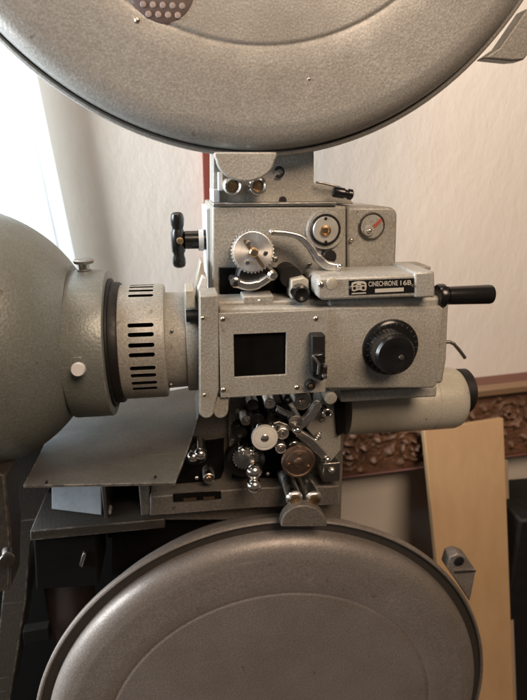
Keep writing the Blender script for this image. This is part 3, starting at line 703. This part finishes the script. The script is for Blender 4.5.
# window in the wall
win = thing('window', 'bright daylit window behind the white curtain at the left', 'window', Vector((WX-.35, YW+.19, 1.0)))
wb = Vector((WX-.35, YW+.19, 1.0))
bm = bmesh.new(); f0 = .03
for (a, b_, c_, d) in ((WX-.7, WX-.7+f0, 1.0, 2.3), (WX-f0, WX, 1.0, 2.3), (WX-.7+f0, WX-f0, 1.0, 1.0+f0), (WX-.7+f0, WX-f0, 2.3-f0, 2.3)): wbox(a, b_, YW+.18, YW+.22, c_, d, bm)
obj('window_frame', bm, plain('white frame paint', (.7, .72, .72), .4), win, base=wb)
mg, nt, b = newmat('daylit glass'); b.inputs['Emission Color'].default_value = (.88, .95, 1, 1); b.inputs['Emission Strength'].default_value = 5; b.inputs['Base Color'].default_value = (.8, .85, .9, 1); b.inputs['Roughness'].default_value = .2
obj('pane', wbox(WX-.7+f0, WX-f0, YW+.198, YW+.204, 1.0+f0, 2.3-f0), mg, win, base=wb)
# curtain drawn to the side, folds running along its slanting edge
mc, nt, b = newmat('sheer white cloth')
tr = nod(nt, 'ShaderNodeBsdfTranslucent'); tr.inputs[0].default_value = (.75, .80, .82, 1)
df_ = nod(nt, 'ShaderNodeBsdfDiffuse'); df_.inputs[0].default_value = (.74, .78, .80, 1)
ms = nod(nt, 'ShaderNodeMixShader'); ms.inputs[0].default_value = .55
nt.links.new(df_.outputs[0], ms.inputs[1]); nt.links.new(tr.outputs[0], ms.inputs[2]); nt.links.new(ms.outputs[0], nt.nodes['Material Output'].inputs[0])
YC = YW-.03
e0, e1 = at(30, 40, YC), at(76, 262, YC); sl = (e1.x-e0.x)/(e1.z-e0.z)
bm = bmesh.new(); rows = []
for i in range(30):
    z = .95+(2.2-.95)*i/29; xe = e0.x+sl*(z-e0.z)
    row = []
    for j in range(91):
        u = j/90; x = xe-.62*u
        y = YC+.006*math.sin(u*62+.6*math.sin(z*3))+.003*math.sin(u*140+z*2)
        row.append(bm.verts.new((x, y, z)))
    rows.append(row)
for a, b_ in zip(rows, rows[1:]):
    for j in range(90): bm.faces.new((a[j], a[j+1], b_[j+1], b_[j]))
cu = obj('curtain', bm, mc); cu['label'] = 'sheer white curtain glowing with daylight beside the lamphouse'; cu['category'] = 'curtain'
# red wooden batten behind the head
o = obj('wooden_batten', wbox(at(203, 180, YW).x, at(221, 180, YW).x, YW-.018, YW, 1.05, 1.75), wood('red brown wood', (.14, .022, .014), (.24, .05, .03), 60, 'Z')); o['label'] = 'red brown upright batten on the wall behind the projector head'; o['category'] = 'batten'

# carved dark rail on the wall
YR = YW-.035
zt = at(498, 382, YR).z-.013; zb = at(380, 471, YR).z
rl = thing('carved_rail', 'dark red brown carved wooden rail fixed along the white wall', 'carved rail', Vector((.45, YR, zb)))
rb = Vector((.45, YR, zb))
xr0, xr1 = at(325, 440, YR).x, 1.3
mcw = plain('carved dark wood', (.12, .058, .030), .6, 0, .35, 50, .2)
bm = bmesh.new(); nx, nz = 560, 60; hz = zt-.013-zb
def carve(x, z):
    """scrolls turning up and down in turn, with leaf lobes between them"""
    p = .052; n = math.floor(x/p); best = 0
    for q in (n-1, n, n+1):
        sg = 1 if q % 2 else -1
        cx, cz = (q+.5+.25*noise.noise(Vector((q*1.7, 0, 0))))*p, hz*(.5+.2*sg+.12*noise.noise(Vector((0, q*2.3, 0))))
        dx, dz = (x-cx)*sg, (z-cz)*sg
        rr = math.hypot(dx, dz)/(.030+.012*noise.noise(Vector((q*3.1, 5, 0)))); th = math.atan2(dz, dx)
        if rr < 1.15:
            sp_ = math.cos(2*math.pi*(rr*2.3-th/(2*math.pi)))
            lob = .75+.25*math.cos(th*7)
            best = max(best, max(0, sp_*1.2-.1)*lob*max(0, 1.15-rr)**.35)
    u, w = x*1000, z*1000
    lf = max(0, math.sin(u*.2+w*.14+2*noise.noise(Vector((u*.03, w*.03, 1)))))*max(0, math.sin(u*.11-w*.19))
    h = max(best*.85, .95*lf)+.22*noise.noise(Vector((u*.25, w*.25, 3)))
    return .011*max(-.1, min(1, h))
g = [[bm.verts.new((xr0+(xr1-xr0)*i/nx, YR-carve(xr0+(xr1-xr0)*i/nx, j/nz*hz)*math.sin(math.pi*min(1, max(0, j/nz)))**.4, zb+hz*j/nz)) for j in range(nz+1)] for i in range(nx+1)]
for i in range(nx):
    for j in range(nz): bm.faces.new((g[i][j], g[i+1][j], g[i+1][j+1], g[i][j+1]))
obj('carving', bm, mcw, rl, base=rb, angle=80)
obj('rail_board', wbox(xr0, xr1, YR+.002, YW, zb, zt), wood('rail wood', (.06, .022, .014), (.12, .045, .028), 60), rl, .002, base=rb)
obj('rail_moulding', wbox(xr0, xr1, YR-.016, YR+.0015, zt-.012, zt+.001), wood('moulding wood', (.13, .075, .04), (.20, .12, .065), 60), rl, .003, 3, base=rb)
obj('rail_moulding', wbox(xr0, xr1, YR-.006, YR+.0015, zb-.003, zb+.001), wood('moulding wood dark', (.05, .018, .012), (.11, .036, .022), 60), rl, .003, base=rb)

rl.rotation_euler = (0, -.055, 0); rl.location = (.45, YR, zb+.009)
# leaning boards and the dark cabinet
mp_ = wood('pale orange board', (.35, .22, .11), (.41, .265, .14), 45, 'Z', .55, .06)
Yb = .22
def leaning(pxs, Y0, Y1, th, mat, name, label):
    bm = bmesh.new(); a = []
    for (x, y), Y in zip(pxs, (Y1, Y1, Y0, Y0)): a.append(at(x, y, Y))
    n = (a[1]-a[0]).cross(a[3]-a[0]).normalized(); n = n if n.y > 0 else -n
    va = [bm.verts.new(p) for p in a]; vb = [bm.verts.new(p+n*th) for p in a]
    bm.faces.new(va); bm.faces.new(vb[::-1])
    for i in range(4): bm.faces.new((va[i], vb[i], vb[(i+1) % 4], va[(i+1) % 4]))
    o = obj(name, bm, mat, None, .001); o['label'] = label; o['category'] = 'board'; return o
leaning([(424, 430), (503.5, 418), (516, 760), (458, 780)], .10, YR-.03, .012, mp_, 'wooden_board', 'pale orange wooden board leaning in front of the carved rail')
leaning([(470, 465), (508, 460), (519, 760), (478, 780)], .135, YR-.012, .008, wood('grey brown board', (.26, .19, .13), (.36, .27, .19), 30, 'Z'), 'wooden_board', 'grey brown board edge showing behind the orange board')
o = obj('cabinet', wbox(at(505, 560, .22).x, 1.2, .20, YW-.01, 0, at(520, 512, .22).z), plain('black cabinet', (.006, .005, .005), .6), None, .004); o['label'] = 'black cabinet in shadow at the lower right edge'; o['category'] = 'cabinet'

# ------------------------------------------------------------------ light
W = bpy.data.worlds.new('World'); S.world = W; W.use_nodes = True
W.node_tree.nodes['Background'].inputs[0].default_value = (1, .84, .74, 1); W.node_tree.nodes['Background'].inputs[1].default_value = .09
def area(name, loc, tgt, size, watts, col):
    l = bpy.data.lights.new(name, 'AREA'); l.shape = 'DISK'; l.size = size; l.energy = watts; l.color = col
    o = bpy.data.objects.new(name, l); COL.objects.link(o); o.location = loc
    o.rotation_euler = (Vector(tgt)-Vector(loc)).to_track_quat('-Z', 'Y').to_euler(); return o
area('room_lamp', (.38, -1.02, 2.25), (.12, .1, 1.38), .7, 21.5, (1, .76, .565))
area('wall_fill_light', (-.12, .08, 2.50), (-.05, .25, 1.4), .6, 11, (1, .77, .58))  # added fill to brighten the wall, not a known lamp
wl = area('window_light', (-.98, -.06, 1.62), (-.22, .28, 1.42), .45, 45, (.88, .94, 1))
wl.data.shape = 'RECTANGLE'; wl.data.size_y = 1.0
S.view_settings.view_transform = 'Standard'; S.view_settings.look = 'None'; S.view_settings.exposure = 0
S.cycles.use_denoising = True
S.cycles.max_bounces = 8
